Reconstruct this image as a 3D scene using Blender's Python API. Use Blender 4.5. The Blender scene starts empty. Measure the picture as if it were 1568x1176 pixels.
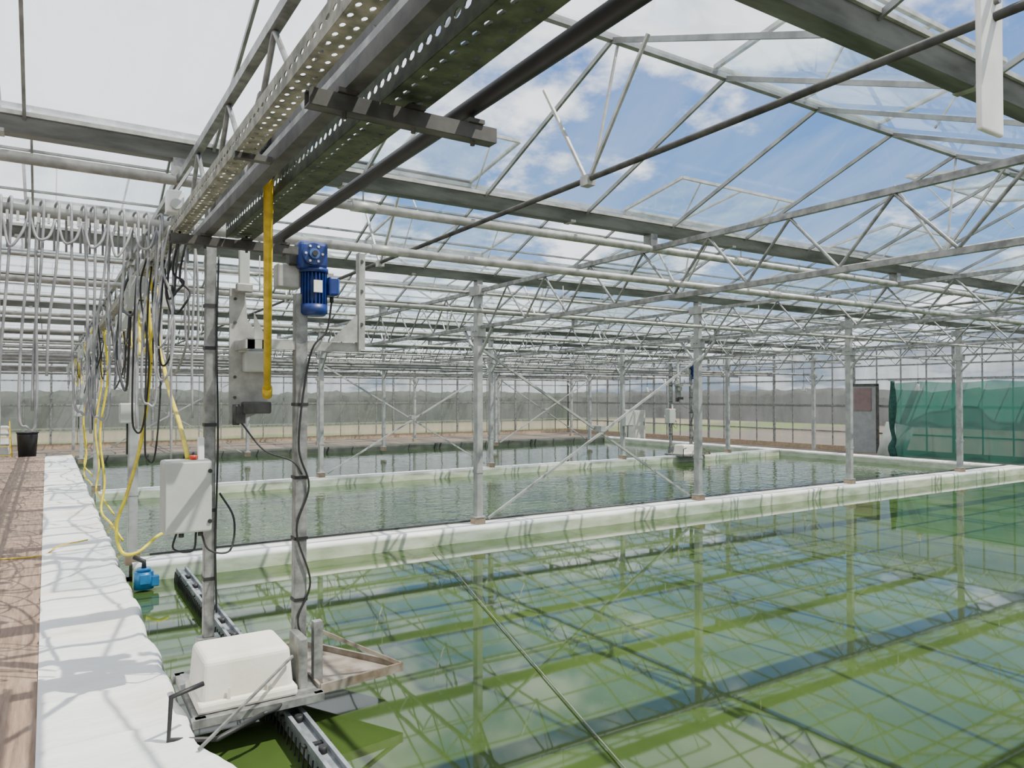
import bpy, bmesh, math, random
from mathutils import Vector, Matrix, noise
random.seed(7)
S = bpy.context.scene
COL = S.collection

# ------------------------------------------------------------------ materials
def new_mat(name):
    m = bpy.data.materials.new(name); m.use_nodes = True
    nt = m.node_tree
    for n in list(nt.nodes): nt.nodes.remove(n)
    out = nt.nodes.new('ShaderNodeOutputMaterial')
    return m, nt, out

def coords(nt, scale=(1,1,1)):
    tc = nt.nodes.new('ShaderNodeNewGeometry')
    mp = nt.nodes.new('ShaderNodeMapping'); mp.inputs['Scale'].default_value = scale
    nt.links.new(tc.outputs['Position'], mp.inputs['Vector'])
    return mp.outputs['Vector']

def noise_n(nt, vec, scale, detail=4, rough=.55):
    n = nt.nodes.new('ShaderNodeTexNoise')
    n.inputs['Scale'].default_value = scale; n.inputs['Detail'].default_value = detail
    n.inputs['Roughness'].default_value = rough
    nt.links.new(vec, n.inputs['Vector'])
    return n.outputs['Fac']

def ramp(nt, fac, stops):
    r = nt.nodes.new('ShaderNodeValToRGB')
    els = r.color_ramp.elements
    while len(els) < len(stops): els.new(.5)
    for e, (p, c) in zip(els, stops):
        e.position = p; e.color = (c[0], c[1], c[2], 1)
    nt.links.new(fac, r.inputs['Fac'])
    return r.outputs['Color']

def pmat(name, c1, c2=None, rough=.5, metal=0., scale=6, vscale=(1,1,1), bump=0., bscale=40, lo=.35, hi=.65, spec=.5):
    m, nt, out = new_mat(name)
    b = nt.nodes.new('ShaderNodeBsdfPrincipled')
    b.inputs['Roughness'].default_value = rough; b.inputs['Metallic'].default_value = metal
    b.inputs['Specular IOR Level'].default_value = spec
    v = coords(nt, vscale)
    if c2 is None: c2 = tuple(x*.8 for x in c1)
    nt.links.new(ramp(nt, noise_n(nt, v, scale), [(lo, c2), (hi, c1)]), b.inputs['Base Color'])
    if bump:
        bp = nt.nodes.new('ShaderNodeBump'); bp.inputs['Strength'].default_value = bump
        bp.inputs['Distance'].default_value = .02
        nt.links.new(noise_n(nt, v, bscale), bp.inputs['Height'])
        nt.links.new(bp.outputs['Normal'], b.inputs['Normal'])
    nt.links.new(b.outputs[0], out.inputs[0])
    return m

def glass_mat(name, tint, dirt_lo, dirt_hi, dirt_col=(.85,.88,.88), streak=(1,1,1), refl=.35, scale=1.5):
    m, nt, out = new_mat(name)
    tr = nt.nodes.new('ShaderNodeBsdfTransparent'); tr.inputs[0].default_value = (*tint, 1)
    tl = nt.nodes.new('ShaderNodeBsdfTranslucent'); tl.inputs[0].default_value = (*dirt_col, 1)
    df = nt.nodes.new('ShaderNodeBsdfDiffuse'); df.inputs[0].default_value = (*dirt_col, 1)
    mx0 = nt.nodes.new('ShaderNodeMixShader'); mx0.inputs[0].default_value = .4
    nt.links.new(tl.outputs[0], mx0.inputs[1]); nt.links.new(df.outputs[0], mx0.inputs[2])
    v = coords(nt, streak)
    mr = nt.nodes.new('ShaderNodeMapRange')
    mr.inputs['From Min'].default_value = .35; mr.inputs['From Max'].default_value = .7
    mr.inputs['To Min'].default_value = dirt_lo; mr.inputs['To Max'].default_value = dirt_hi
    nt.links.new(noise_n(nt, v, scale, 6, .6), mr.inputs['Value'])
    mx1 = nt.nodes.new('ShaderNodeMixShader')
    nt.links.new(mr.outputs[0], mx1.inputs[0]); nt.links.new(tr.outputs[0], mx1.inputs[1]); nt.links.new(mx0.outputs[0], mx1.inputs[2])
    gl = nt.nodes.new('ShaderNodeBsdfGlossy'); gl.inputs['Roughness'].default_value = .03
    gl.inputs['Color'].default_value = (.9,.95,.97,1)
    lw = nt.nodes.new('ShaderNodeLayerWeight'); lw.inputs['Blend'].default_value = .5
    pw = nt.nodes.new('ShaderNodeMath'); pw.operation = 'POWER'; pw.inputs[1].default_value = 4
    nt.links.new(lw.outputs['Facing'], pw.inputs[0])
    ml = nt.nodes.new('ShaderNodeMath'); ml.operation = 'MULTIPLY_ADD'; ml.inputs[1].default_value = refl; ml.inputs[2].default_value = .03
    nt.links.new(pw.outputs[0], ml.inputs[0])
    mx2 = nt.nodes.new('ShaderNodeMixShader')
    nt.links.new(ml.outputs[0], mx2.inputs[0]); nt.links.new(mx1.outputs[0], mx2.inputs[1]); nt.links.new(gl.outputs[0], mx2.inputs[2])
    nt.links.new(mx2.outputs[0], out.inputs[0])
    return m

GALV = pmat('galvanised_steel', (.31,.315,.30), (.14,.14,.135), .45, .4, 14, bump=.05)
GALV_L = pmat('weathered_light_steel', (.44,.44,.41), (.25,.25,.23), .5, .3, 9)
GALV_P = pmat('post_steel', (.42,.425,.41), (.27,.275,.27), .5, .3, 7)
GALV_D = pmat('dark_weathered_steel', (.085,.083,.075), (.03,.03,.027), .6, .1, 10)
GUTTER = pmat('aluminium_gutter', (.20,.21,.20), (.08,.085,.08), .5, .3, 5, vscale=(.4,2,2))
ALU = pmat('aluminium_glazing_bar', (.30,.31,.30), (.16,.165,.16), .45, .4, 6)
BLACKP = pmat('black_pipe', (.022,.022,.024), (.010,.010,.011), .55)
TRAYP = pmat('dusty_perforated_steel', (.30,.29,.23), (.10,.10,.07), .6, .15, 16, bump=.1)
TRAYD = pmat('mossy_perforated_steel', (.075,.095,.05), (.022,.03,.016), .65, .1, 14, bump=.1)
WHITEP = pmat('white_plastic', (.80,.80,.77), (.66,.66,.61), .45, 0, 6)
GREYBOX = pmat('grey_enclosure', (.44,.46,.42), (.37,.39,.35), .5, 0, 6)
BLUE = pmat('blue_motor_paint', (.010,.035,.19), (.006,.022,.11), .4, 0, 20)
BLUEP = pmat('blue_pump_plastic', (.02,.18,.42), (.012,.12,.28), .4)
YEL = pmat('yellow_hose', (.78,.64,.02), (.55,.42,.02), .4, 0, 12)
YELD = pmat('yellow_painted_steel', (.72,.50,.02), (.50,.33,.01), .45, 0, 20)
RED = pmat('red_plastic', (.6,.04,.02), None, .4)
BLACK = pmat('black_rubber', (.02,.02,.02), (.012,.012,.012), .55)
FOAM = pmat('off_white_foam', (.76,.73,.63), (.66,.62,.52), .6, 0, 4, bump=.08, bscale=40)
TUBE = pmat('grey_translucent_tube', (.36,.36,.36), (.20,.20,.21), .4, 0, 12)
SOIL = pmat('soil_floor', (.19,.15,.115), (.11,.09,.07), .95, 0, 1.2, bump=.4, bscale=12)
CONC = pmat('concrete_foot', (.42,.32,.22), (.30,.21,.14), .9, 0, 14)
DKCURB = pmat('dark_pond_liner', (.035,.045,.03), (.012,.018,.012), .7, 0, 4)
SCREEN = pmat('rolled_screen_fabric', (.24,.24,.23), (.14,.14,.135), .8, 0, 5)

def film_mat():
    m, nt, out = new_mat('white_pond_film')
    b = nt.nodes.new('ShaderNodeBsdfPrincipled'); b.inputs['Roughness'].default_value = .42
    v = coords(nt, (1, 1, 1))
    st = ramp(nt, noise_n(nt, v, 1.3, 4, .5), [(.52, (.77,.765,.74)), (.66, (.72,.69,.62)), (.80, (.55,.42,.27))])
    g = nt.nodes.new('ShaderNodeNewGeometry'); sp = nt.nodes.new('ShaderNodeSeparateXYZ')
    nt.links.new(g.outputs['Position'], sp.inputs[0])
    mr = nt.nodes.new('ShaderNodeMapRange'); mr.inputs['From Min'].default_value = -.03; mr.inputs['From Max'].default_value = 0.005
    nt.links.new(sp.outputs['Z'], mr.inputs['Value'])
    mx = nt.nodes.new('ShaderNodeMix'); mx.data_type = 'RGBA'
    nt.links.new(mr.outputs[0], mx.inputs['Factor'])
    side = ramp(nt, noise_n(nt, coords(nt,(2,2,6)), 1.6, 3, .5), [(.35, (.26,.31,.20)), (.65, (.40,.44,.33))])
    nt.links.new(side, mx.inputs['A'])
    nt.links.new(st, mx.inputs['B'])
    nt.links.new(mx.outputs['Result'], b.inputs['Base Color'])
    bp = nt.nodes.new('ShaderNodeBump'); bp.inputs['Strength'].default_value = .5; bp.inputs['Distance'].default_value = .025
    nt.links.new(noise_n(nt, coords(nt, (1, 3, 1)), 4, 3), bp.inputs['Height'])
    nt.links.new(bp.outputs['Normal'], b.inputs['Normal'])
    nt.links.new(b.outputs[0], out.inputs[0])
    return m
FILM = film_mat()

def wood_mat():
    m, nt, out = new_mat('worn_plywood')
    b = nt.nodes.new('ShaderNodeBsdfPrincipled'); b.inputs['Roughness'].default_value = .75
    v = coords(nt, (14, 1.0, 1))
    c = ramp(nt, noise_n(nt, v, 2.2, 8, .65), [(.3, (.14,.085,.055)), (.55, (.27,.18,.125)), (.75, (.38,.28,.20))])
    nt.links.new(c, b.inputs['Base Color'])
    bp = nt.nodes.new('ShaderNodeBump'); bp.inputs['Strength'].default_value = .2
    bp.inputs['Distance'].default_value = .01
    nt.links.new(noise_n(nt, v, 6), bp.inputs['Height']); nt.links.new(bp.outputs['Normal'], b.inputs['Normal'])
    nt.links.new(b.outputs[0], out.inputs[0])
    return m
WOOD = wood_mat()

def water_mat(name, c1, c2, ripple, rscale, rdist=.01, ior=1.45):
    m, nt, out = new_mat(name)
    b = nt.nodes.new('ShaderNodeBsdfPrincipled')
    b.inputs['Roughness'].default_value = .03; b.inputs['IOR'].default_value = ior
    b.inputs['Specular IOR Level'].default_value = .5
    v = coords(nt, (1, .6, 1))
    nt.links.new(ramp(nt, noise_n(nt, v, .55, 5, .6), [(.32, c2), (.66, c1)]), b.inputs['Base Color'])
    bp = nt.nodes.new('ShaderNodeBump'); bp.inputs['Strength'].default_value = ripple
    bp.inputs['Distance'].default_value = rdist
    nt.links.new(noise_n(nt, coords(nt, (1, 1.6, 1)), rscale, 2, .5), bp.inputs['Height'])
    nt.links.new(bp.outputs['Normal'], b.inputs['Normal'])
    nt.links.new(b.outputs[0], out.inputs[0])
    return m
WATER1 = water_mat('green_algae_water_still', (.062,.100,.022), (.030,.054,.014), .10, 1.2, .006, 1.40)
WATER2 = water_mat('green_algae_water_rippled', (.042,.078,.022), (.026,.050,.015), .6, 3.2, .016, 1.28)
WATER3 = water_mat('green_algae_water_far', (.026,.050,.015), (.015,.030,.010), .5, 3.0, .012, 1.22)

ROOFG = glass_mat('dirty_roof_glass', (.95,.98,.99), .02, .17, (.78,.83,.86), (1.2,.4,.5), .30, 1.3)
ROOFH = glass_mat('streaked_hazy_roof_glass', (.93,.95,.97), .10, .48, (.80,.83,.86), (5,.5,.5), .30, 1.2)
VENTG = glass_mat('vent_glass', (.86,.94,.96), .05, .22, (.66,.80,.84), (1,1,1), .6, 3)
WALLG = glass_mat('dirty_wall_glass', (.62,.66,.68), .35, .70, (.27,.28,.285), (1,1,.25), .15, 1.5)

def net_mat():
    m, nt, out = new_mat('green_shade_net')
    tr = nt.nodes.new('ShaderNodeBsdfTransparent')
    df = nt.nodes.new('ShaderNodeBsdfDiffuse'); df.inputs[0].default_value = (.05,.20,.15,1)
    tl = nt.nodes.new('ShaderNodeBsdfTranslucent'); tl.inputs[0].default_value = (.05,.22,.16,1)
    a = nt.nodes.new('ShaderNodeMixShader'); a.inputs[0].default_value = .5
    nt.links.new(df.outputs[0], a.inputs[1]); nt.links.new(tl.outputs[0], a.inputs[2])
    mr = nt.nodes.new('ShaderNodeMapRange'); mr.inputs['To Min'].default_value = .65; mr.inputs['To Max'].default_value = .9
    nt.links.new(noise_n(nt, coords(nt, (1,1,.5)), 2.), mr.inputs['Value'])
    x = nt.nodes.new('ShaderNodeMixShader'); nt.links.new(mr.outputs[0], x.inputs[0])
    nt.links.new(tr.outputs[0], x.inputs[1]); nt.links.new(a.outputs[0], x.inputs[2])
    nt.links.new(x.outputs[0], out.inputs[0])
    return m
NET = net_mat()

def ground_mat():
    m, nt, out = new_mat('outdoor_ground_sand_grass')
    b = nt.nodes.new('ShaderNodeBsdfPrincipled'); b.inputs['Roughness'].default_value = 1
    g = nt.nodes.new('ShaderNodeNewGeometry'); sp = nt.nodes.new('ShaderNodeSeparateXYZ')
    nt.links.new(g.outputs['Position'], sp.inputs[0])
    mr = nt.nodes.new('ShaderNodeMapRange'); mr.inputs['From Min'].default_value = 26; mr.inputs['From Max'].default_value = 52
    nt.links.new(sp.outputs['Y'], mr.inputs['Value'])
    ad = nt.nodes.new('ShaderNodeMath'); ad.operation = 'MULTIPLY_ADD'; ad.inputs[1].default_value = .25
    nt.links.new(noise_n(nt, coords(nt,(.15,.4,1)), 1.0, 4), ad.inputs[0]); nt.links.new(mr.outputs[0], ad.inputs[2])
    c = ramp(nt, ad.outputs[0], [(.18, (.25,.19,.12)), (.28, (.22,.29,.05)), (.52, (.20,.26,.05)), (.60, (.42,.33,.18)), (.9, (.34,.28,.15)), (1.0, (.12,.15,.05))])
    nt.links.new(c, b.inputs['Base Color']); nt.links.new(b.outputs[0], out.inputs[0])
    return m
GROUND = ground_mat()
LEAF = pmat('foliage', (.085,.09,.06), (.04,.045,.032), .9, 0, 1.6)

# ------------------------------------------------------------------ mesh builder
class MB:
    def __init__(s): s.v=[]; s.f=[]; s.m=[]; s.sm=[]
    def quad(s, pts, mat=0, sm=False):
        i=len(s.v); s.v += [tuple(p) for p in pts]; s.f.append(tuple(range(i,i+len(pts)))); s.m.append(mat); s.sm.append(sm)
    def hexa(s, P, mat):
        i=len(s.v); s.v += [tuple(p) for p in P]
        for f in ((0,3,2,1),(4,5,6,7),(0,1,5,4),(1,2,6,5),(2,3,7,6),(3,0,4,7)):
            s.f.append(tuple(i+k for k in f)); s.m.append(mat); s.sm.append(False)
    def beam(s, p1, p2, w, h, mat=0):
        p1=Vector(p1); p2=Vector(p2); a=(p2-p1).normalized()
        up=Vector((0,0,1)) if abs(a.z)<.95 else Vector((0,1,0))
        sd=a.cross(up).normalized()*w/2; u=sd.normalized().cross(a).normalized()*h/2
        s.hexa([p1-sd-u,p1+sd-u,p1+sd+u,p1-sd+u,p2-sd-u,p2+sd-u,p2+sd+u,p2-sd+u], mat)
    def box(s, c, d, mat=0):
        x,y,z=c; a,b,e=d[0]/2,d[1]/2,d[2]/2
        s.hexa([(x-a,y-b,z-e),(x+a,y-b,z-e),(x+a,y+b,z-e),(x-a,y+b,z-e),(x-a,y-b,z+e),(x+a,y-b,z+e),(x+a,y+b,z+e),(x-a,y+b,z+e)], mat)
    def rbox(s, c, d, bev, mat=0, seg=2, taper=1.0):
        bm=bmesh.new(); bmesh.ops.create_cube(bm, size=1)
        for v in bm.verts:
            t=taper if v.co.z>0 else 1
            v.co=Vector((v.co.x*d[0]*t,v.co.y*d[1]*t,v.co.z*d[2]))
        bmesh.ops.bevel(bm, geom=list(bm.edges), offset=bev, segments=seg, affect='EDGES', profile=.5)
        bm.verts.ensure_lookup_table(); i=len(s.v)
        for v in bm.verts: s.v.append(tuple(v.co+Vector(c)))
        for f in bm.faces: s.f.append(tuple(i+v.index for v in f.verts)); s.m.append(mat); s.sm.append(False)
        bm.free()
    def tube(s, pts, r, n=8, mat=0, caps=True):
        pts=[Vector(p) for p in pts]; rings=[]; pn=None
        for k,p in enumerate(pts):
            a=(pts[min(k+1,len(pts)-1)]-pts[max(k-1,0)]).normalized()
            if pn is None:
                t=Vector((0,0,1)) if abs(a.z)<.9 else Vector((1,0,0)); pn=a.cross(t).normalized()
            else:
                q=pn-a*pn.dot(a); pn=q.normalized() if q.length>1e-5 else pn
            b=a.cross(pn).normalized(); rr=r[k] if isinstance(r,(list,tuple)) else r
            i=len(s.v)
            for j in range(n):
                t=2*math.pi*j/n; s.v.append(tuple(p+(pn*math.cos(t)+b*math.sin(t))*rr))
            rings.append(i)
        for k in range(len(rings)-1):
            for j in range(n):
                s.f.append((rings[k]+j,rings[k]+(j+1)%n,rings[k+1]+(j+1)%n,rings[k+1]+j)); s.m.append(mat); s.sm.append(True)
        if caps:
            s.f.append(tuple(rings[0]+j for j in reversed(range(n)))); s.m.append(mat); s.sm.append(False)
            s.f.append(tuple(rings[-1]+j for j in range(n))); s.m.append(mat); s.sm.append(False)
    def perf(s, o, U, V, length, width, rows, pitch, hl, hw, mat=0):
        o=Vector(o);U=Vector(U);V=Vector(V); nc=int(length/pitch); rw=width/rows
        for r in range(rows):
            for c in range(nc):
                u0=c*pitch; v0=r*rw; cu=u0+pitch/2; cv=v0+rw/2
                out=[(u0,v0),(cu,v0),(u0+pitch,v0),(u0+pitch,cv),(u0+pitch,v0+rw),(cu,v0+rw),(u0,v0+rw),(u0,cv)]
                inn=[]
                for k in range(8):
                    a=math.radians(225+45*k)
                    inn.append((cu+math.cos(a)*hl/2,cv+math.sin(a)*hw/2))
                for k in range(8):
                    q=[out[k],out[(k+1)%8],inn[(k+1)%8],inn[k]]
                    s.quad([o+U*a+V*b for a,b in q], mat)
    def build(s, name, mats, parent=None, solid=0, loc=None):
        me=bpy.data.meshes.new(name); me.from_pydata(s.v,[],s.f)
        for m in (mats if isinstance(mats,(list,tuple)) else [mats]): me.materials.append(m)
        me.polygons.foreach_set('material_index', s.m); me.polygons.foreach_set('use_smooth', s.sm)
        me.update()
        o=bpy.data.objects.new(name, me); COL.objects.link(o)
        if parent: o.parent=parent
        if loc: o.location=loc
        if solid:
            md=o.modifiers.new('solid','SOLIDIFY'); md.thickness=solid; md.offset=0
        return o

def empty(name, loc=(0,0,0)):
    e=bpy.data.objects.new(name,None); e.location=loc; e.empty_display_size=.1; COL.objects.link(e); return e

def catmull(P, sub=8):
    P=[Vector(p) for p in P]; out=[]
    Q=[P[0]*2-P[1]]+P+[P[-1]*2-P[-2]]
    for i in range(1,len(Q)-2):
        for k in range(sub):
            t=k/sub
            out.append(.5*((2*Q[i])+(-Q[i-1]+Q[i+1])*t+(2*Q[i-1]-5*Q[i]+4*Q[i+1]-Q[i+2])*t*t+(-Q[i-1]+3*Q[i]-3*Q[i+1]+Q[i+2])*t**3))
    out.append(P[-1]); return out

# ------------------------------------------------------------------ dimensions
XL, XR = -3.12, 22.88
YF, YB = -1.4, 30.6
GZ, RZ = 3.2, 3.85
GY = [YF+3.2*i for i in range(11)]
PX = [.69+4*k for k in range(-1,6)]
FZ = -.2
WZ = -.15

# ------------------------------------------------------------------ ground & floor
b=MB(); b.quad([(-150,-150,-.32),(220,-150,-.32),(220,220,-.32),(-150,220,-.32)]); b.build('outdoor_ground',GROUND)
b=MB(); b.box(((XL+XR)/2,(YF+YB)/2,FZ-.05),(XR-XL,YB-YF,.1)); b.build('floor',SOIL)

# clipped hedge rows outside
def hedge(p0,p1,h=2.3,w=2.0):
    b=MB(); p0=Vector(p0); p1=Vector(p1); a=(p1-p0).normalized(); L=(p1-p0).length; sd=Vector((-a.y,a.x,0))
    prof=[(-w/2,-.32),(-w/2,h*.3),(-w/2,h*.6),(-w/2,h*.85),(-w*.35,h),(0,h*1.03),(w*.35,h),(w/2,h*.85),(w/2,h*.5),(w/2,-.32)]
    n=int(L/.35); m=len(prof)
    for j in range(n+1):
        u=L*j/n
        for (s_,z) in prof:
            d=.28*noise.noise(Vector((u*1.1,s_*2,z*1.5)))+.16*noise.noise(Vector((u*3.1,s_*3,z*3)))
            t=.25*noise.noise(Vector((u*.12,3,p0.x)))
            q=p0+a*(u+.1*d)+sd*(s_+d)+Vector((0,0,z+(d+t if z>h*.5 else 0)))
            b.v.append(tuple(q))
    for j in range(n):
        for i in range(m-1): b.f.append((j*m+i,j*m+i+1,(j+1)*m+i+1,(j+1)*m+i)); b.m.append(0); b.sm.append(False)
    return b.build('hedge_row',LEAF)
hedge((-32,54,0),(60,54,0),1.9); hedge((48,54,0),(48,-22,0),2.0)

# ------------------------------------------------------------------ water
def water(name, x0,x1,y0,y1,mat):
    b=MB()
    b.quad([(x0,y0,WZ),(x1,y0,WZ),(x1,y1,WZ),(x0,y1,WZ)]); return b.build(name,mat)
water('pond_water',.64,21.4,YF+.1,8.1,WATER1)
water('pond_water',.64,19,8.3,14.55,WATER2)
water('pond_water',.64,19,14.65,23,WATER3)

# ------------------------------------------------------------------ walkway
b=MB()
for i in range(11):
    for j,(xa,xb) in enumerate(((-.63,-.03),(-1.25,-.635),(-1.85,-1.255))):
        y0=YF+.1+i*2.4; y1=min(y0+2.394,24)
        b.hexa([(xa,y0,FZ),(xb,y0,FZ),(xb,y1,FZ),(xa,y1,FZ),(xa,y0,.005),(xb,y0,.005),(xb,y1,.005),(xa,y1,.005)],0)
b.build('plywood_walkway',WOOD)

def film_strip(name, y0,y1):
    b=MB(); prof=[(-.03,.012,0),(.04,.02,0),(.10,.02,0),(.17,.02,0),(.24,.02,0),(.31,.02,0),(.38,.02,0),(.45,.022,.1),(.52,.03,.4),(.56,.04,.7),(.60,.035,1),(.62,.0,1),(.635,-.07,1),(.655,-.17,1)]
    ny=int((y1-y0)/.035)
    for j in range(ny+1):
        y=y0+(y1-y0)*j/ny; cell=(y%.62)/.62
        scal=.03*abs(math.sin(math.pi*cell))
        tt=min(1,max(0,(3.95-y)/1.0)); bulge=.19*tt*tt*(3-2*tt)
        for (x,z,k) in prof:
            n=noise.noise(Vector((x*4,y*2.2,0)))*.012+noise.noise(Vector((x*5,y*11,3)))*.008+noise.noise(Vector((x*16,y*20,5)))*.003
            fold=.02*math.exp(-((cell-.5)/.04)**2)
            b.v.append((x+k*(bulge+scal-.02+.03*noise.noise(Vector((0,y*1.3,7)))),y,max(z+n+fold*(1-k),.008) if z>0 else z))
    m=len(prof)
    for j in range(ny):
        for i in range(m-1):
            b.f.append((j*m+i,j*m+i+1,(j+1)*m+i+1,(j+1)*m+i)); b.m.append(0); b.sm.append(True)
    return b.build(name,FILM)
film_strip('white_film_walkway_edge',YF+.1,23.7)

def curb(name,p0,p1,w,h=.03,mat=FILM):
    b=MB(); p0=Vector(p0);p1=Vector(p1); a=(p1-p0); L=a.length; a.normalize(); sd=Vector((-a.y,a.x,0))
    prof=[(-w/2-.05,-.2),(-w/2-.035,-.1),(-w/2-.02,-.03),(-w/2-.01,h-.008),(-w/2+.005,h),(-w/4,h),(0,h),(w/4,h),(w/2-.005,h),(w/2+.01,h-.008),(w/2+.02,-.03),(w/2+.035,-.1),(w/2+.05,-.2)]
    n=int(L/.1); m=len(prof)
    for j in range(n+1):
        q=p0+a*(L*j/n)
        for i,(s_,z) in enumerate(prof):
            e=1 if z<h-.01 else .12
            s2=s_+e*(.035*noise.noise(Vector((L*j/n*1.9,s_*3,p0.y)))+.012*noise.noise(Vector((L*j/n*7,z*6,p0.y))))
            zz=z+(.004 if z>h-.02 else .015)*noise.noise(Vector((L*j/n*2.5,s_*6,1)))
            b.v.append(tuple(q+sd*s2+Vector((0,0,zz))))
    for j in range(n):
        for i in range(m-1):
            b.f.append((j*m+i+1,j*m+i,(j+1)*m+i,(j+1)*m+i+1)); b.m.append(0); b.sm.append(i not in(3,8))
    return b.build(name,mat)
curb('white_film_pond_divider',(.72,8.2,0),(19.3,8.2,0),.30)
curb('white_film_pond_divider',(.72,14.6,0),(18.9,14.6,0),.14)
curb('white_film_pond_divider',(19.1,8.42,0),(19.1,22.85,0),.30)
curb('dark_liner_pond_edge',(.66,23.05,0),(19.1,23.05,0),.3,.03,DKCURB)
curb('dark_liner_pond_edge',(21.5,YF+.1,0),(21.5,8.3,0),.16,.0,DKCURB)
curb('dark_liner_pond_edge',(19.35,8.35,0),(21.4,8.35,0),.16,.0,DKCURB)

b=MB(); b.tube([(.9,8.32,.05),(9.,8.32,.05),(19,8.32,.05)],.012,6,0); b.build('divider_cable',BLACKP)

# ------------------------------------------------------------------ columns
def column_mesh():
    b=MB()
    b.box((0,0,.05),(.13,.16,.1),1)
    b.rbox((0,0,.115),(.15,.15,.02),.004,0)
    b.rbox((0,0,1.6),(.085,.11,3.0),.01,0)
    b.box((0,0,.7),(.095,.12,.04),0); b.box((0,0,2.5),(.11,.2,.14),0); b.box((0,0,3.02),(.12,.26,.12),0)
    for s_ in(-1,1):
        b.beam((0,0,2.15),(0,s_*.36,2.53),.03,.03,0)
        b.tube([(s_*.045,-.03,2.5),(s_*.075,-.03,2.5)],.012,6,0); b.tube([(s_*.045,.03,2.5),(s_*.075,.03,2.5)],.012,6,0)
    return b
cb=column_mesh(); me=None
for y in (8.2,14.6,21.0,27.4):
    for x in PX:
        if me is None:
            o=cb.build('steel_column',[GALV_P,CONC]); me=o.data
        else:
            o=bpy.data.objects.new('steel_column',me); COL.objects.link(o)
        o.location=(x+(.04 if x<1 and x>0 else 0),y,0 if (0<x<19.5 and y<23) else FZ)

# ------------------------------------------------------------------ lattice trusses (along Y)
tme=None
for x in PX:
    if tme is None:
        b=MB()
        b.beam((0,YF+.1,3.02),(0,YB-.1,3.02),.04,.045); b.beam((0,YF+.1,2.55),(0,YB-.1,2.55),.04,.04)
        n=int((YB-YF-.2)/.8)
        for i in range(n):
            y=YF+.1+i*.8
            b.tube([(0,y,3.0),(0,y+.4,2.57)],.012,6,0,False); b.tube([(0,y+.4,2.57),(0,y+.8,3.0)],.012,6,0,False)
        for gy in GY[1:-1]: b.box((0,gy,3.1),(.08,.1,.14))
        o=b.build('lattice_truss',GALV); tme=o.data
    else:
        o=bpy.data.objects.new('lattice_truss',tme); COL.objects.link(o)
    o.location=(x,0,0)

# ------------------------------------------------------------------ gutters
gme=None
for y in GY:
    if gme is None:
        b=MB(); pr=[(-.085,.07),(-.07,.065),(-.04,0),(.04,0),(.07,.065),(.085,.07),(.085,.055),(.048,-.02),(-.048,-.02),(-.085,.055)]
        m=len(pr)
        for x in(XL,XR):
            for p in pr: b.v.append((x,p[0],p[1]))
        for i in range(m):
            b.f.append((i,(i+1)%m,m+(i+1)%m,m+i)); b.m.append(0); b.sm.append(False)
        for s_ in(-1,1): b.beam((XL,s_*.095,.078),(XR,s_*.095,.078),.018,.025,1)
        x=XL+.88
        while x<XR: b.box((x,0,-.015),(.05,.11,.02),1); x+=2.0
        o=b.build('roof_gutter',[GUTTER,GALV_L]); gme=o.data
    else:
        o=bpy.data.objects.new('roof_gutter',gme); COL.objects.link(o)
    o.location=(0,y,GZ-.03)

# ------------------------------------------------------------------ ceiling (glazed roof)
ceil=empty('ceiling')
b=MB(); fr=MB(); XH=XL+4
for i in range(10):
    y0=GY[i]; ym=y0+1.6; y1=GY[i+1]
    for (xa,xb,mt) in ((XL,XH,1),(XH,XR,0)):
        b.quad([(xa,y0+.08,GZ+.05),(xb,y0+.08,GZ+.05),(xb,ym,RZ),(xa,ym,RZ)],mt)
        b.quad([(xa,ym,RZ),(xb,ym,RZ),(xb,y1-.08,GZ+.05),(xa,y1-.08,GZ+.05)],mt)
    fr.beam((XL,ym,RZ-.01),(XR,ym,RZ-.01),.04,.04)
    for k in range(27):
        x=XL+k
        fr.beam((x,y0+.08,GZ+.03),(x,ym,RZ-.02),.018,.03); fr.beam((x,ym,RZ-.02),(x,y1-.08,GZ+.03),.018,.03)
    if i>=2:
        for t in ((.36,.70) if i<6 else (.5,)):
            for (ya,yb) in ((y0+.08,ym),(y1-.08,ym)):
                yy=ya+(yb-ya)*t; zz=GZ+.03+(RZ-.02-GZ-.03)*t
                fr.beam((XL,yy,zz),(XR,yy,zz),.03,.018)
b.build('roof_glazing',[ROOFG,ROOFH],ceil); fr.build('glazing_bars',ALU,ceil)

# opening vents with frames
v=MB()
for i in range(10):
    ym=GY[i]+1.6
    for k in range(6):
        x0=XL+.9+k*4.0+(2 if i%2 else 0)
        if x0+1.9>XR: continue
        for sgn,op in ((-1,True),(1,(k+i)%2==1)):
            if not op: continue
            if x0<2 and i<2: continue
            ang=math.radians(9)
            x1=x0+1.9
            e=Vector((0,sgn*math.cos(ang)*.95,math.sin(ang)*.95))
            h=Vector((0,ym,RZ+.03))
            P=[h+Vector((x0,0,0)),h+Vector((x1,0,0)),h+Vector((x1,0,0))+e,h+Vector((x0,0,0))+e]
            v.quad(P,1)
            for a_,c_ in((0,1),(1,2),(2,3),(3,0)): v.beam(P[a_],P[c_],.03,.03,0)
            v.beam(P[0].lerp(P[1],.5),P[3].lerp(P[2],.5),.018,.025,0)
            for t in(.15,.85): v.beam(P[3].lerp(P[2],t),(x0+1.9*t,ym+sgn*.6,RZ-.25),.012,.012,0)
v.build('roof_vents',[GALV_L,VENTG],ceil)

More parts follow.
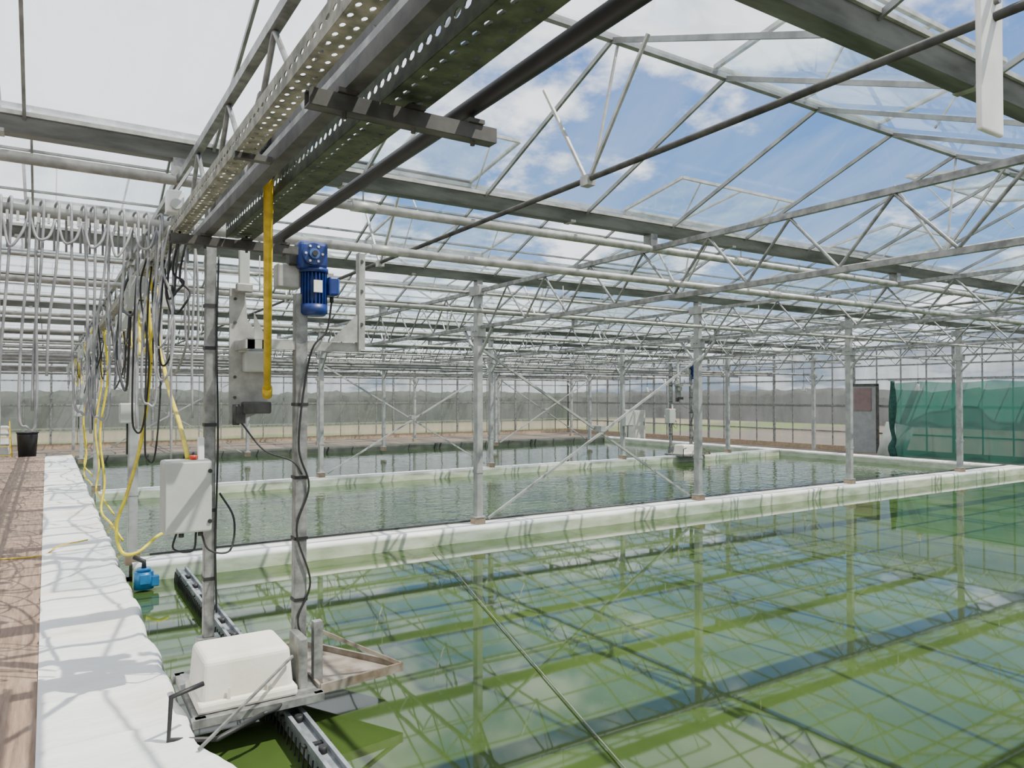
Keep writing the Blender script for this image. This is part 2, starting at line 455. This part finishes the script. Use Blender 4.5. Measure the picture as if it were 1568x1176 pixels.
# vent drive rods with push arms
for kx,x in enumerate([2.69,6.69,10.69,14.69,18.69]):
    b=MB(); b.tube([(x,YF+.2,2.95),(x,YB-.2,2.95)],.018,8,0)
    for i in range(10):
        ym=GY[i]+1.6
        b.beam((x,ym,2.93),(x,ym-.52,3.60),.018,.018,1)
        b.beam((x,ym,2.93),(x,ym+.45,3.64),.018,.018,1)
        b.beam((x+.03,ym,2.93),(x+.25,ym+.02,3.82),.014,.014,1)
        b.box((x,ym,2.94),(.06,.07,.06),1)
    b.build('vent_drive_rod',[GALV_D if kx==0 else GALV,GALV_L])

# ------------------------------------------------------------------ transverse heating pipes
def xpipe(y,z,r,x0=XL+.1,x1=XR-.1,name='heating_pipe',hang=GZ,mat=GALV_L):
    b=MB(); b.tube([(x0,y,z),(x1,y,z)],r,12,0)
    x=1.9
    while x<x1:
        b.tube([(x-.09,y,z),(x+.09,y,z)],r*1.22,12,0)
        if hang>z: b.tube([(x,y,z+r),(x,y,min(hang-.04,z+.6))],.006,6,0)
        x+=4
    b.build(name,mat)
xpipe(4.6,2.645,.030,hang=2.645)
xpipe(4.98,3.02,.034)
for y in (8.0,11.4,14.3,17.6,20.8,24.0,27.2):
    xpipe(y,2.74,.026); xpipe(y+.5,3.04,.020)
for y in (16.2,17.8,19.4,22.6,24.2,25.8,29.0):
    xpipe(y,2.42,.035,name='rolled_shade_screen',mat=SCREEN,hang=3.2)

# cross bracing
def brace(x0,x1,y,name='cross_brace'):
    b=MB(); b.beam((x0+.12,y-.07,.1),(x1-.05,y-.07,2.25),.03,.03); b.beam((x0+.05,y+.07,2.3),(x1-.12,y+.07,.1),.03,.03)
    b.box(((x0+x1)/2,y,1.2),(.08,.18,.08))
    b.build(name,GALV_P)
brace(4.69,8.69,8.2); brace(4.69,8.69,14.6); brace(.73,4.69,21.0); brace(12.69,16.69,21.0)

# ------------------------------------------------------------------ walls
def wall(name, p0,p1, spacing=1.0, rails=(.45,1.35,2.2), gable=None):
    e=empty(name); p0=Vector(p0);p1=Vector(p1);L=(p1-p0).length;a=(p1-p0).normalized()
    g=MB(); g.quad([p0+Vector((0,0,FZ)),p1+Vector((0,0,FZ)),p1+Vector((0,0,GZ)),p0+Vector((0,0,GZ))])
    if gable is not None:
        for i in range(10): g.quad([(gable,GY[i],GZ),(gable,GY[i+1],GZ),(gable,GY[i]+1.6,RZ)])
    g.build('wall_glazing',WALLG,e)
    f=MB(); n=int(round(L/spacing))
    for i in range(n+1):
        q=p0+a*(L*i/n); w=.07 if i%4==0 else .035
        f.beam(q+Vector((0,0,FZ)),q+Vector((0,0,GZ)),w,w)
    for z in rails+(GZ-.02,FZ+.06): f.beam(p0+Vector((0,0,z)),p1+Vector((0,0,z)),.04,.045)
    f.build('wall_frame',GALV,e)
    d=MB(); d.beam(p0+Vector((0,0,FZ+.08)),p1+Vector((0,0,FZ+.08)),.1,.18); d.build('base_rail',CONC,e)
    return e
wall('wall_back',(XL,YB,0),(XR,YB,0),.8)
wall('wall_right',(XR,YF,0),(XR,YB,0),.8,gable=XR)
wall('wall_left',(XL,YF,0),(XL,YB,0),gable=XL)
wall('wall_front',(XL,YF,0),(XR,YF,0))

# door in right wall
d=empty('door_1',(XR-.12,14.2,FZ)); b=MB()
b.box((0,0,1.1),(.04,.95,2.2),0); b.box((-.03,0,1.75),(.02,.6,.75),1)
for s_ in(-1,1): b.box((-.02,s_*.5,1.1),(.07,.07,2.25),2)
b.box((-.02,0,2.23),(.07,1.07,.07),2); b.tube([(-.06,.38,1.0),(-.06,.38,1.15)],.012,6,2)
b.build('door_leaf',[pmat('grey_door',(.30,.31,.31)),pmat('dusty_pink_panel',(.22,.15,.15)),GALV_D],d)

# white sheet leaning beside door
b=MB(); 
for i in range(6):
    a0=i/5
    b.v += [(22.0+.1*math.sin(i*2),13.3-a0*.9,FZ),(22.55+.05*math.sin(i*3),13.3-a0*.9,FZ+1.05-.15*a0)]
for i in range(5): b.f.append((2*i,2*i+2,2*i+3,2*i+1)); b.m.append(0); b.sm.append(True)
b.build('white_plastic_sheet',GREYBOX,solid=.01)

# green shade net
b=MB(); ny,nz=70,10; X0=21.85
for j in range(ny+1):
    y=12.6-j*(12.6-2.0)/ny
    for k in range(nz+1):
        z=FZ+.03+k*(2.3-.03)/nz
        amp=.05*(1-k/nz*.6)
        b.v.append((X0+amp*math.sin(y*5+.6*math.sin(k))+.03*noise.noise(Vector((y,z,0))),y,z-(.05*abs(math.sin(y*1.6)) if k==nz else 0)))
for j in range(ny):
    for k in range(nz):
        q=j*(nz+1)+k; b.f.append((q,q+nz+1,q+nz+2,q+1)); b.m.append(0); b.sm.append(True)
pts=[(X0-.05,12.65,z) for z in(2.12,1.7,1.2,.7,.35,.1,FZ+.02)]
b.tube(catmull([(p[0]+.03*math.sin(i*2),p[1]+.04*math.sin(i*3),p[2]) for i,p in enumerate(pts)],4),[.06+.05*math.sin(i*.22)**2 for i in range(25)],10,1)
b.tube([(X0,12.8,2.14),(X0,1.9,2.14)],.012,6,2)
b.build('green_shade_net',[NET,pmat('bunched_green_net',(.02,.085,.065),(.01,.045,.035),.9,0,10),GALV])

# ------------------------------------------------------------------ overhead trays beside the truss
e=empty('perforated_cable_tray')
b=MB()
b.perf((.535,.2,2.50),(0,1,0),(1,0,0),23,.065,2,.05,.024,.014)
b.perf((.535,.2,2.50),(0,1,0),(0,0,1),23,.07,1,.05,.030,.014)
b.build('tray_sheet',TRAYP,e,.003)
b=MB()
for y in (1.2,2.6,5,7,9,12,15,18,21): b.beam((.57,y,2.50),(.62,y,2.72),.02,.03); b.beam((.53,y,2.49),(.7,y,2.49),.03,.02)
b.build('tray_hanger',GALV_D,e)
e=empty('perforated_support_channel')
b=MB()
b.perf((.79,.1,2.50),(0,1,0),(1,0,0),3.95,.13,2,.055,.030,.018)
b.perf((.79,.1,2.50),(0,1,0),(0,0,1),3.95,.10,1,.05,.036,.024)
b.perf((.92,.1,2.50),(0,1,0),(0,0,1),3.95,.10,1,.05,.036,.024)
b.build('channel_sheet',TRAYD,e,.003)
b=MB(); b.beam((.675,0,2.50),(.675,4.3,2.50),.045,.05); b.beam((.74,0,2.66),(.74,4.3,2.66),.03,.04)
for y in(.8,1.6,2.4,3.2): b.beam((.675,y,2.5),(.74,y+.25,2.66),.02,.02)
b.build('support_rail',GALV_D,e)
b=MB(); b.tube([(1.05,.0,2.52),(1.05,4.1,2.52)],.026,12); b.build('black_pipe_run',BLACKP)
def strut(name,x0,x1,y,z):
    b=MB(); w=.042
    b.box(((x0+x1)/2,y,z-.019),(x1-x0,w,.004)); b.box(((x0+x1)/2,y-w/2,z),(x1-x0,.004,w)); b.box(((x0+x1)/2,y+w/2,z),(x1-x0,.004,w))
    for s_ in(-1,1): b.box(((x0+x1)/2,y+s_*.015,z+w/2),(x1-x0,.012,.004))
    for x in(.66,.86,1.05):
        if x0<x<x1: b.box((x,y,z+.03),(.05,.06,.012)); b.tube([(x,y,z-.035),(x,y,z+.05)],.007,6)
    return b.build(name,GALV_D)
strut('strut_channel_crosspiece',.56,1.12,1.87,2.44); strut('strut_channel_crosspiece',.5,1.12,3.9,2.44)

# ------------------------------------------------------------------ hanging tube bundle (left)
b=MB()
for i in range(26):
    x=-.85+i*.062+random.uniform(-.015,.015); y=4.6
    zl=random.uniform(1.25,2.0); sw=random.uniform(-.04,.04)
    P=[(x,y+.05,2.45),(x,y+.045,2.66),(x+.01,y,2.70),(x+.02,y-.055,2.66),(x+.015+sw*.3,y-.06,2.35),(x+sw,y-.03,(2.35+zl)/2),(x+sw*1.4,y-.02,zl)]
    if i%3==0: P+= [(x+sw*1.4+.03,y-.02,zl-.06),(x+sw+.07,y-.03,zl),(x+sw+.06,y-.05,2.4),(x+.06,y-.05,2.62)]
    b.tube(catmull(P,5),.007,6,0)
for i in range(34):
    x=-.9+i*.045
    b.box((x,4.55,2.60),(.012,.02,.05),1)
for k in range(12):
    x0=-.8+k*.12; b.tube(catmull([(x0,4.55,2.6),(x0+.03,4.52,2.50-random.uniform(0,.08)),(x0+.08,4.52,2.50),(x0+.11,4.55,2.6)],5),.007,6,0)
b.build('hanging_drip_tubes',[TUBE,GREYBOX])

# cable loops below truss over walkway edge
b=MB(); y=4.9
while y<22:
    y2=y+random.uniform(.5,1.4); x=random.uniform(.45,.75); dz=random.uniform(.15,.75)
    b.tube(catmull([(x,y,2.5),(x+random.uniform(-.05,.05),y+.1,2.45-dz*.6),(x,(y+y2)/2,2.45-dz),(x+random.uniform(-.05,.05),y2-.1,2.45-dz*.6),(x,y2,2.5)],6),random.choice((.006,.008,.01)),6,random.choice((0,0,1,1,3)))
    if random.random()<.5:
        b.rbox((x,y,2.35),(.09,.07,.14),.01,2)
    y+=random.uniform(.18,.35)
for (x,y,zl) in((.50,3.9,1.95),(.56,4.3,1.8),(.62,4.2,2.15),(.50,4.9,1.5),(.60,5.2,1.3),(.56,4.0,2.2),(.64,4.9,1.9)):
    b.tube(catmull([(x,y,2.5),(x-.03,y+.02,2.3),(x+.02,y+.02,(2.3+zl)/2),(x-.01,y,zl),(x-.05,y+.03,zl-.04),(x-.07,y,zl+.1),(x-.06,y,2.2),(x-.04,y,2.5)],6),.006,6,random.choice((0,1)))
b.build('suspended_cable_loops',[BLACK,TUBE,GREYBOX,YEL])

# yellow hoses
b=MB()
b.tube(catmull([(.70,6.2,2.5),(.72,6.1,2.09),(.71,5.6,1.75),(.69,4.9,1.5),(.68,4.5,1.31)],8),.014,8)
b.build('yellow_hose',YEL)
b=MB()
b.tube(catmull([(.68,6.6,2.5),(.72,6.7,2.0),(.72,7.3,1.3),(.66,7.9,.75),(.58,8.05,.42),(.62,8.0,.17),(.75,7.95,.15),(.95,8.1,.27),(1.06,8.2,.28)],8),.016,8)
b.build('yellow_hose',YEL)
for (yy,xx) in((10.5,.6),(12.8,.66),(15.5,.6),(17.5,.68)):
    b=MB(); b.tube(catmull([(xx,yy,2.5),(xx+.05,yy+.1,1.9),(xx-.03,yy+.1,1.2),(xx+.02,yy,.6),(xx-.02,yy-.1,.25),(xx+.08,yy-.3,.10),(xx+.2,yy-.4,-.1)],6),.014,8)
    b.build('yellow_hose',YEL)
b=MB(); b.tube(catmull([(-1.2,9.0,.015),(-.6,9.1,.015),(-.05,9.0,.02),(.12,9.3,.05),(.4,9.5,.055)],6),.008,6); b.build('yellow_hose',YELD)

# ------------------------------------------------------------------ drive rig
def drive_rig(off=(0,0,0)):
    r=empty('paddlewheel_drive_rig',off)
    b=MB()
    b.rbox((.81,4.6,1.42),(.06,.06,2.32),.006,0)
    b.rbox((1.24,4.25,1.2),(.07,.07,2.12),.006,0)
    for z in(.6,1.0,1.5,1.95,2.2): b.box((.81,4.6,z),(.068,.068,.02),1)
    for z in(.5,.85,1.2,1.62): b.box((1.24,4.25,z),(.078,.078,.018),1)
    b.build('post',[GALV,BLACK],r)
    b=MB()
    b.box((.95,3.93,.045),(.66,.05,.04)); b.box((.95,4.62,.045),(.66,.05,.04)); b.box((.66,4.28,.045),(.05,.72,.04)); b.box((1.26,4.28,.045),(.05,.72,.04))
    b.box((.96,4.28,.062),(.6,.66,.008)); b.box((.81,4.6,.16),(.12,.10,.2))
    b.box((1.30,4.10,.22),(.05,.05,.36)); b.rbox((1.20,4.12,.2),(.05,.2,.28),.01,0)
    b.build('base_frame',GALV,r)
    b=MB()
    P=[(1.28,3.98),(1.80,4.05),(1.42,4.75),(1.28,4.75)]
    b.quad([(x,y,.05) for x,y in P]); 
    for i in range(4):
        p,q=P[i],P[(i+1)%4]; b.beam((p[0],p[1],.06),(q[0],q[1],.06),.015,.05)
    b.beam((1.28,4.1,.36),(1.78,4.06,.08),.02,.02)
    b.build('side_tray',pmat('rusty_galvanised_tray',(.34,.30,.25),(.15,.11,.07),.55,.3,8),r,0)
    b=MB()
    pl=[(.90,2.30),(.985,2.30),(1.0,2.12),(1.10,1.98),(1.12,1.62),(1.05,1.56),(.90,1.50)]
    b.quad([(x,4.52,z) for x,z in pl]); b.quad([(x,4.50,z) for x,z in reversed(pl)])
    for i in range(len(pl)):
        p,q=pl[i],pl[(i+1)%len(pl)]; b.quad([(p[0],4.50,p[1]),(q[0],4.50,q[1]),(q[0],4.52,q[1]),(p[0],4.52,p[1])])
    b.rbox((.975,4.48,2.50),(.06,.03,.40),.006,1); b.rbox((.97,4.45,2.30),(.09,.05,.05),.006,0)
    b.rbox((1.03,4.46,1.87),(.12,.08,.12),.012,1); b.rbox((.97,4.46,1.95),(.05,.06,.05),.006,1)
    b.rbox((1.04,4.44,1.60),(.16,.07,.07),.01,2); b.box((.95,4.45,1.56),(.05,.05,.10),2)
    b.tube([(.93,4.46,1.62),(.93,4.46,1.50)],.02,8,2)
    for z in(1.66,1.78,2.1,2.24): b.tube([(.93,4.50,z),(.93,4.488,z)],.009,6,2)
    b.beam((1.02,4.25,1.96),(1.60,4.25,1.96),.05,.05,0)
    b.box((.955,4.4,1.96),(.05,.35,.05),0); b.box((1.0,4.25,1.96),(.12,.05,.05),0)
    b.beam((1.58,4.22,1.94),(1.58,4.22,2.53),.008,.055,0); b.box((1.60,4.22,2.24),(.045,.008,.58),0)
    g=[(1.40,1.99),(1.57,1.99),(1.57,2.16)]
    b.quad([(x,4.2,z) for x,z in g],0); b.quad([(x,4.205,z) for x,z in reversed(g)],0)
    for z in(2.1,2.3,2.48): b.tube([(1.60,4.21,z),(1.60,4.225,z)],.012,6,2)
    g=[(.98,1.99),(1.05,1.99),(.98,2.14)]
    b.quad([(x,4.25,z) for x,z in g]); b.quad([(x,4.255,z) for x,z in reversed(g)])
    b.rbox((1.17,4.28,2.36),(.13,.10,.14),.01,0); b.rbox((1.35,4.30,2.36),(.2,.05,.1),.008,0)
    b.build('mounting_bracket',[GALV_L,GREYBOX,GALV_D],r)
    b=MB()
    cx,cy=1.29,4.22
    b.rbox((cx,cy,2.48),(.17,.14,.16),.025,0,3); b.tube([(cx-.01,cy-.06,2.48),(cx-.01,cy-.10,2.48)],.062,20,0); b.tube([(cx-.01,cy-.10,2.48),(cx-.01,cy-.115,2.48)],.03,16,1)
    b.tube([(cx-.01,cy-.115,2.48),(cx-.01,cy-.125,2.48)],.016,12,2)
    for k in range(6):
        a=k*math.pi/3; b.tube([(cx-.01+.048*math.cos(a),cy-.10,2.48+.048*math.sin(a)),(cx-.01+.048*math.cos(a),cy-.108,2.48+.048*math.sin(a))],.007,6,3)
    b.rbox((cx-.10,cy+.02,2.47),(.05,.09,.10),.01,2)
    b.tube([(cx+.02,cy,2.41),(cx+.02,cy,2.385)],.082,20,0)
    b.tube([(cx+.02,cy,2.385),(cx+.02,cy,2.19)],.062,20,0)
    for k in range(22):
        a=k*2*math.pi/22; ca,sa=math.cos(a),math.sin(a)
        b.hexa([(cx+.02+(.06 if ro==0 else .076)*ca-.003*sa*s1,cy+(.06 if ro==0 else .076)*sa+.003*ca*s1,z) for z in(2.20,2.38) for (ro,s1) in((0,-1),(1,-1),(1,1),(0,1))],0)
    b.tube([(cx+.02,cy,2.20),(cx+.02,cy,2.15),(cx+.02,cy,2.135)],[.078,.078,.06],20,0)
    b.rbox((cx+.12,cy-.02,2.31),(.06,.09,.11),.012,0); b.rbox((cx+.15,cy-.02,2.31),(.015,.07,.09),.005,1)
    b.tube([(cx+.12,cy-.02,2.25),(cx+.12,cy-.02,2.22)],.012,8,2)
    b.box((cx+.02,cy-.078,2.30),(.05,.006,.07),3)
    b.build('gear_motor',[BLUE,pmat('blue_cast_cover',(.04,.10,.28)),BLACK,WHITEP],r)
    b=MB()
    b.tube(catmull([(1.41,4.2,2.22),(1.38,4.2,2.05),(1.28,4.19,1.9),(1.22,4.2,1.4),(1.28,4.2,1.15),(1.21,4.2,.9),(1.29,4.2,.6),(1.22,4.2,.4),(1.26,4.2,.25)],8),.006,6)
    b.tube(catmull([(.95,4.44,1.52),(1.05,4.3,1.36),(1.18,4.2,1.30),(1.24,4.2,1.22)],8),.005,6)
    b.tube(catmull([(.74,4.45,.91),(.78,4.42,.80),(.90,4.45,.78),(.93,4.5,.95),(.86,4.55,1.10)],8),.006,6)
    b.tube(catmull([(.62,4.45,.92),(.60,4.45,.82),(.70,4.45,.80),(.72,4.47,.90)],6),.006,6)
    b.tube(catmull([(.85,4.57,2.5),(.84,4.56,2.0),(.85,4.56,1.4),(.84,4.56,.8),(.85,4.57,.4)],8),.006,6)
    b.build('control_cable',BLACK,r)
    b=MB()
    b.rbox((.665,4.47,1.11),(.25,.17,.40),.015,0,3); b.rbox((.665,4.378,1.11),(.235,.015,.385),.006,0)
    for z in(.97,1.25): b.tube([(.775,4.378,z),(.775,4.364,z)],.012,10,1)
    b.rbox((.74,4.46,1.37),(.035,.03,.13),.006,2); b.tube([(.70,4.45,1.31),(.70,4.45,1.335)],.018,12,3); b.tube([(.64,4.45,.91),(.64,4.45,.88)],.014,8,1); b.tube([(.74,4.45,.91),(.74,4.45,.88)],.014,8,1)
    b.box((.665,4.57,1.11),(.2,.05,.06),2); b.box((.76,4.59,1.11),(.12,.03,.06),2)
    b.build('control_box',[GREYBOX,BLACK,WHITEP,RED],r)
    b=MB(); T=Vector((.745,3.0,2.57)); B=Vector((1.065,4.29,1.69)); D=(T-B)
    b.tube([B,T],.020,12,0); b.tube([B-D*.02,B+D*.03],.028,10,0); b.tube([T-D*.01,T+D*.03],.026,10,1)
    b.tube(catmull([T+D*.03,T+Vector((0,-.05,.07)),T+Vector((-.03,-.10,.09)),T+Vector((-.04,-.06,.05))],5),.009,6,1)
    b.rbox((.735,2.93,2.655),(.07,.09,.06),.008,1)
    b.build('yellow_lifting_strut',[YELD,BLACK],r)
    b=MB(); b.rbox((.90,4.15,.095),(.50,.41,.055),.015,0,2); b.rbox((.90,4.16,.215),(.475,.385,.23),.034,0,4,.92)
    for x in (.80,1.0): b.box((x,3.955,.13),(.012,.006,.1),0)
    b.build('polystyrene_block',FOAM,r)
    b=MB(); b.tube([(.66,3.86,.26),(.51,3.82,.24),(.50,3.82,.04),(.70,3.72,.035),(.93,3.80,.07)],.013,8,0); b.tube(catmull([(.93,3.80,.07),(1.02,3.86,.06),(1.06,3.95,.05)],4),.011,6,0)
    b.beam((.60,3.62,.05),(1.12,3.95,.28),.012,.012,1)
    b.build('lifting_handle',[BLACK,GALV],r)
    return r
rig0=drive_rig()

def dup(parent,loc,skip=()):
    e=empty(parent.name.split('.')[0],loc)
    for c in parent.children:
        if c.name in skip: continue
        o=bpy.data.objects.new(c.name.split('.')[0],c.data); COL.objects.link(o); o.parent=e
    return e
dup(rig0,(13.9,10.3,0.0),('yellow_lifting_strut',))

# floating barrier rail in the pond
b=MB()
b.box((1.14,5.05,-.09),(.09,5.8,.07)); 
b.beam((1.10,2.1,-.04),(1.10,7.9,-.04),.02,.03); b.beam((1.18,2.1,-.04),(1.18,7.9,-.04),.02,.03)
y=2.3
while y<7.9:
    b.tube([(1.14,y,-.055),(1.14,y,-.02)],.022,8,1); b.beam((1.07,y+.1,-.05),(1.21,y+.1,-.05),.03,.012,1); y+=.4
y=2.2
while y<7.9:
    b.tube([(1.08,y,-.06),(1.07,y,-.18)],.005,4,1,False); y+=.07
b.build('floating_barrier_rail',[pmat('weathered_grey_rail',(.30,.32,.34),(.15,.165,.175),.6,.2,8),BLACK])

# blue pump
b=MB(); b.tube([(.78,7.65,-.13),(.78,7.65,.03)],.085,20,0); b.tube([(.78,7.65,.03),(.78,7.65,.06)],.06,16,0); b.tube([(.78,7.65,.06),(.78,7.65,.12),(.70,7.7,.16)],.022,10,1); b.box((.78,7.56,-.03),(.08,.03,.08),0)
b.rbox((.87,7.62,-.06),(.07,.07,.1),.01,0)
b.build('blue_submersible_pump',[BLUEP,BLACK])

# rope across pond
b=MB(); b.tube([(3.9,7.9,-.10),(3.15,5.35,-.135),(2.37,2.69,-.135),(1.9,1.0,-.135)],.0045,6); b.build('pond_guide_rope',pmat('grey_rope',(.20,.22,.16)))

b=MB(); b.rbox((2.67,1.205,2.84),(.155,.02,.58),.009,0,3); b.tube([(2.69,1.18,3.0),(2.69,1.22,3.0)],.012,8,1)
b.build('white_hanging_slat',[WHITEP,GALV])
b=MB(); b.rbox((.60,4.5,2.76),(.09,.09,.13),.01,0); b.tube([(.60,4.45,2.74),(.60,4.43,2.74)],.03,12,1); b.beam((.6,4.5,2.82),(.69,4.5,2.98),.015,.015,0); b.build('small_floodlight',[WHITEP,GREYBOX])

for (x,y,z,s_) in((.66,8.05,1.5,.14),(.66,14.45,1.5,.16),(.66,20.85,1.3,.2),(12.69,14.45,1.1,.3)):
    b=MB(); b.rbox((x,y-.06,z),(s_,.1,s_*1.4),.012,0); b.rbox((x,y-.115,z),(s_*.9,.012,s_*1.3),.005,0); b.tube([(x,y-.06,z-s_*.7),(x,y-.05,z-s_*.7-.3)],.01,6,1); b.build('junction_box',[GREYBOX,BLACK])

b=MB(); b.rbox((19.8,22.0,.5),(.6,.5,1.2),.02,0); b.rbox((19.8,21.74,.5),(.52,.02,1.1),.006,0); b.tube([(20.0,21.72,.5),(20.0,21.72,.65)],.012,6,1); b.box((19.8,22,-.13),(.5,.4,.1),1); b.build('control_cabinet',[GREYBOX,BLACK])
for (x,y) in((20.2,14.6),(20.2,11.0),(19.5,21)):
    b=MB(); b.tube([(x,y,2.6),(x,y,2.0)],.006,6,1); b.tube([(x,y,2.0),(x,y,1.92),(x,y,1.82),(x,y,1.8)],[.03,.05,.09,.085],16,0); b.build('hanging_fan_lamp',[GREYBOX,BLACK])

# things at end of the walkway
b=MB(); b.tube([(-.45,24.6,FZ),(-.45,24.6,.55),(-.45,24.6,.62)],[.20,.25,.25],16,0); b.tube([(-.45,24.6,.62),(-.45,24.6,.66)],.27,16,0); b.build('black_bin',BLACK)
b=MB(); b.rbox((-1.3,25.5,.3),(.8,.8,1.0),.08,0,3); b.tube([(-1.3,25.5,.8),(-1.3,25.5,.88)],.15,14,1)
for z in(.0,.3,.6): b.box((-1.3,25.5,z),(.83,.83,.03),1)
b.build('white_plastic_tank',[WHITEP,GREYBOX])
b=MB()
for s_ in(-.2,.2): b.beam((-1.0+s_,24.05,FZ),(-1.0+s_*.7,24.4,1.0),.03,.05); b.beam((-1.0+s_,24.75,FZ),(-1.0+s_*.7,24.4,1.0),.03,.03)
for k in range(4): b.beam((-1.18,24.1+k*.08,.05+k*.24),(-.82,24.1+k*.08,.05+k*.24),.08,.02)
b.build('yellow_step_ladder',YELD)

# ------------------------------------------------------------------ world
w=bpy.data.worlds.new('sky'); S.world=w; w.use_nodes=True; nt=w.node_tree
for n in list(nt.nodes): nt.nodes.remove(n)
out=nt.nodes.new('ShaderNodeOutputWorld'); bg=nt.nodes.new('ShaderNodeBackground')
tc=nt.nodes.new('ShaderNodeTexCoord'); sp=nt.nodes.new('ShaderNodeSeparateXYZ'); nt.links.new(tc.outputs['Generated'],sp.inputs[0])
def M(op,a,b_=None,c=None):
    n=nt.nodes.new('ShaderNodeMath'); n.operation=op
    for i,q in enumerate((a,b_,c)):
        if q is None: continue
        if isinstance(q,(int,float)): n.inputs[i].default_value=q
        else: nt.links.new(q,n.inputs[i])
    return n.outputs[0]
zc=M('MAXIMUM',sp.outputs['Z'],0.0); dv=M('ADD',zc,.25)
cx=M('DIVIDE',sp.outputs['X'],dv); cy=M('DIVIDE',sp.outputs['Y'],dv)
cb_=nt.nodes.new('ShaderNodeCombineXYZ'); nt.links.new(cx,cb_.inputs[0]); nt.links.new(cy,cb_.inputs[1]); cb_.inputs[2].default_value=3.3
nf=noise_n(nt,cb_.outputs[0],2.0,9,.58)
mrx=nt.nodes.new('ShaderNodeMapRange'); mrx.inputs['From Min'].default_value=.2; mrx.inputs['From Max'].default_value=.55; mrx.inputs['To Min'].default_value=.20; mrx.inputs['To Max'].default_value=-.05
nt.links.new(sp.outputs['X'],mrx.inputs['Value'])
mrz=nt.nodes.new('ShaderNodeMapRange'); mrz.inputs['From Min'].default_value=.02; mrz.inputs['From Max'].default_value=.25; mrz.inputs['To Min'].default_value=.14; mrz.inputs['To Max'].default_value=0
nt.links.new(sp.outputs['Z'],mrz.inputs['Value'])
tot=M('ADD',M('ADD',nf,mrx.outputs[0]),mrz.outputs[0])
mask=nt.nodes.new('ShaderNodeMapRange'); mask.inputs['From Min'].default_value=.48; mask.inputs['From Max'].default_value=.60; mask.interpolation_type='SMOOTHSTEP'
nt.links.new(tot,mask.inputs['Value'])
skyc=ramp(nt,sp.outputs['Z'],[(0,(.45,.70,1.0)),(.22,(.20,.47,1.0)),(.5,(.11,.31,.93)),(.9,(.06,.2,.70))])
cl=ramp(nt,noise_n(nt,cb_.outputs[0],2.6,6,.6),[(.35,(.72,.77,.84)),(.5,(1.0,1.02,1.05))])
clm=nt.nodes.new('ShaderNodeVectorMath'); clm.operation='SCALE'; clm.inputs['Scale'].default_value=2.0; nt.links.new(cl,clm.inputs[0])
mx=nt.nodes.new('ShaderNodeMix'); mx.data_type='RGBA'
nt.links.new(mask.outputs[0],mx.inputs['Factor']); nt.links.new(skyc,mx.inputs['A']); nt.links.new(clm.outputs[0],mx.inputs['B'])
nt.links.new(mx.outputs['Result'],bg.inputs['Color']); bg.inputs['Strength'].default_value=1.05
nt.links.new(bg.outputs[0],out.inputs[0])

# sun : casts the lattice truss onto the plywood walkway
sl=bpy.data.lights.new('sun','SUN'); sl.energy=9.0; sl.angle=.009; sl.color=(1,.94,.84)
so=bpy.data.objects.new('sun',sl); COL.objects.link(so)
so.rotation_euler=Vector((.43,-.40,1.0)).to_track_quat('Z','Y').to_euler()

# camera
cd=bpy.data.cameras.new('camera'); cd.sensor_width=36; cd.lens=1373/1920*36; cd.clip_start=.05; cd.clip_end=600
co=bpy.data.objects.new('camera',cd); COL.objects.link(co); co.location=(0,0,1.67)
co.rotation_euler=(math.radians(90.92),0,math.radians(-32.42)); S.camera=co
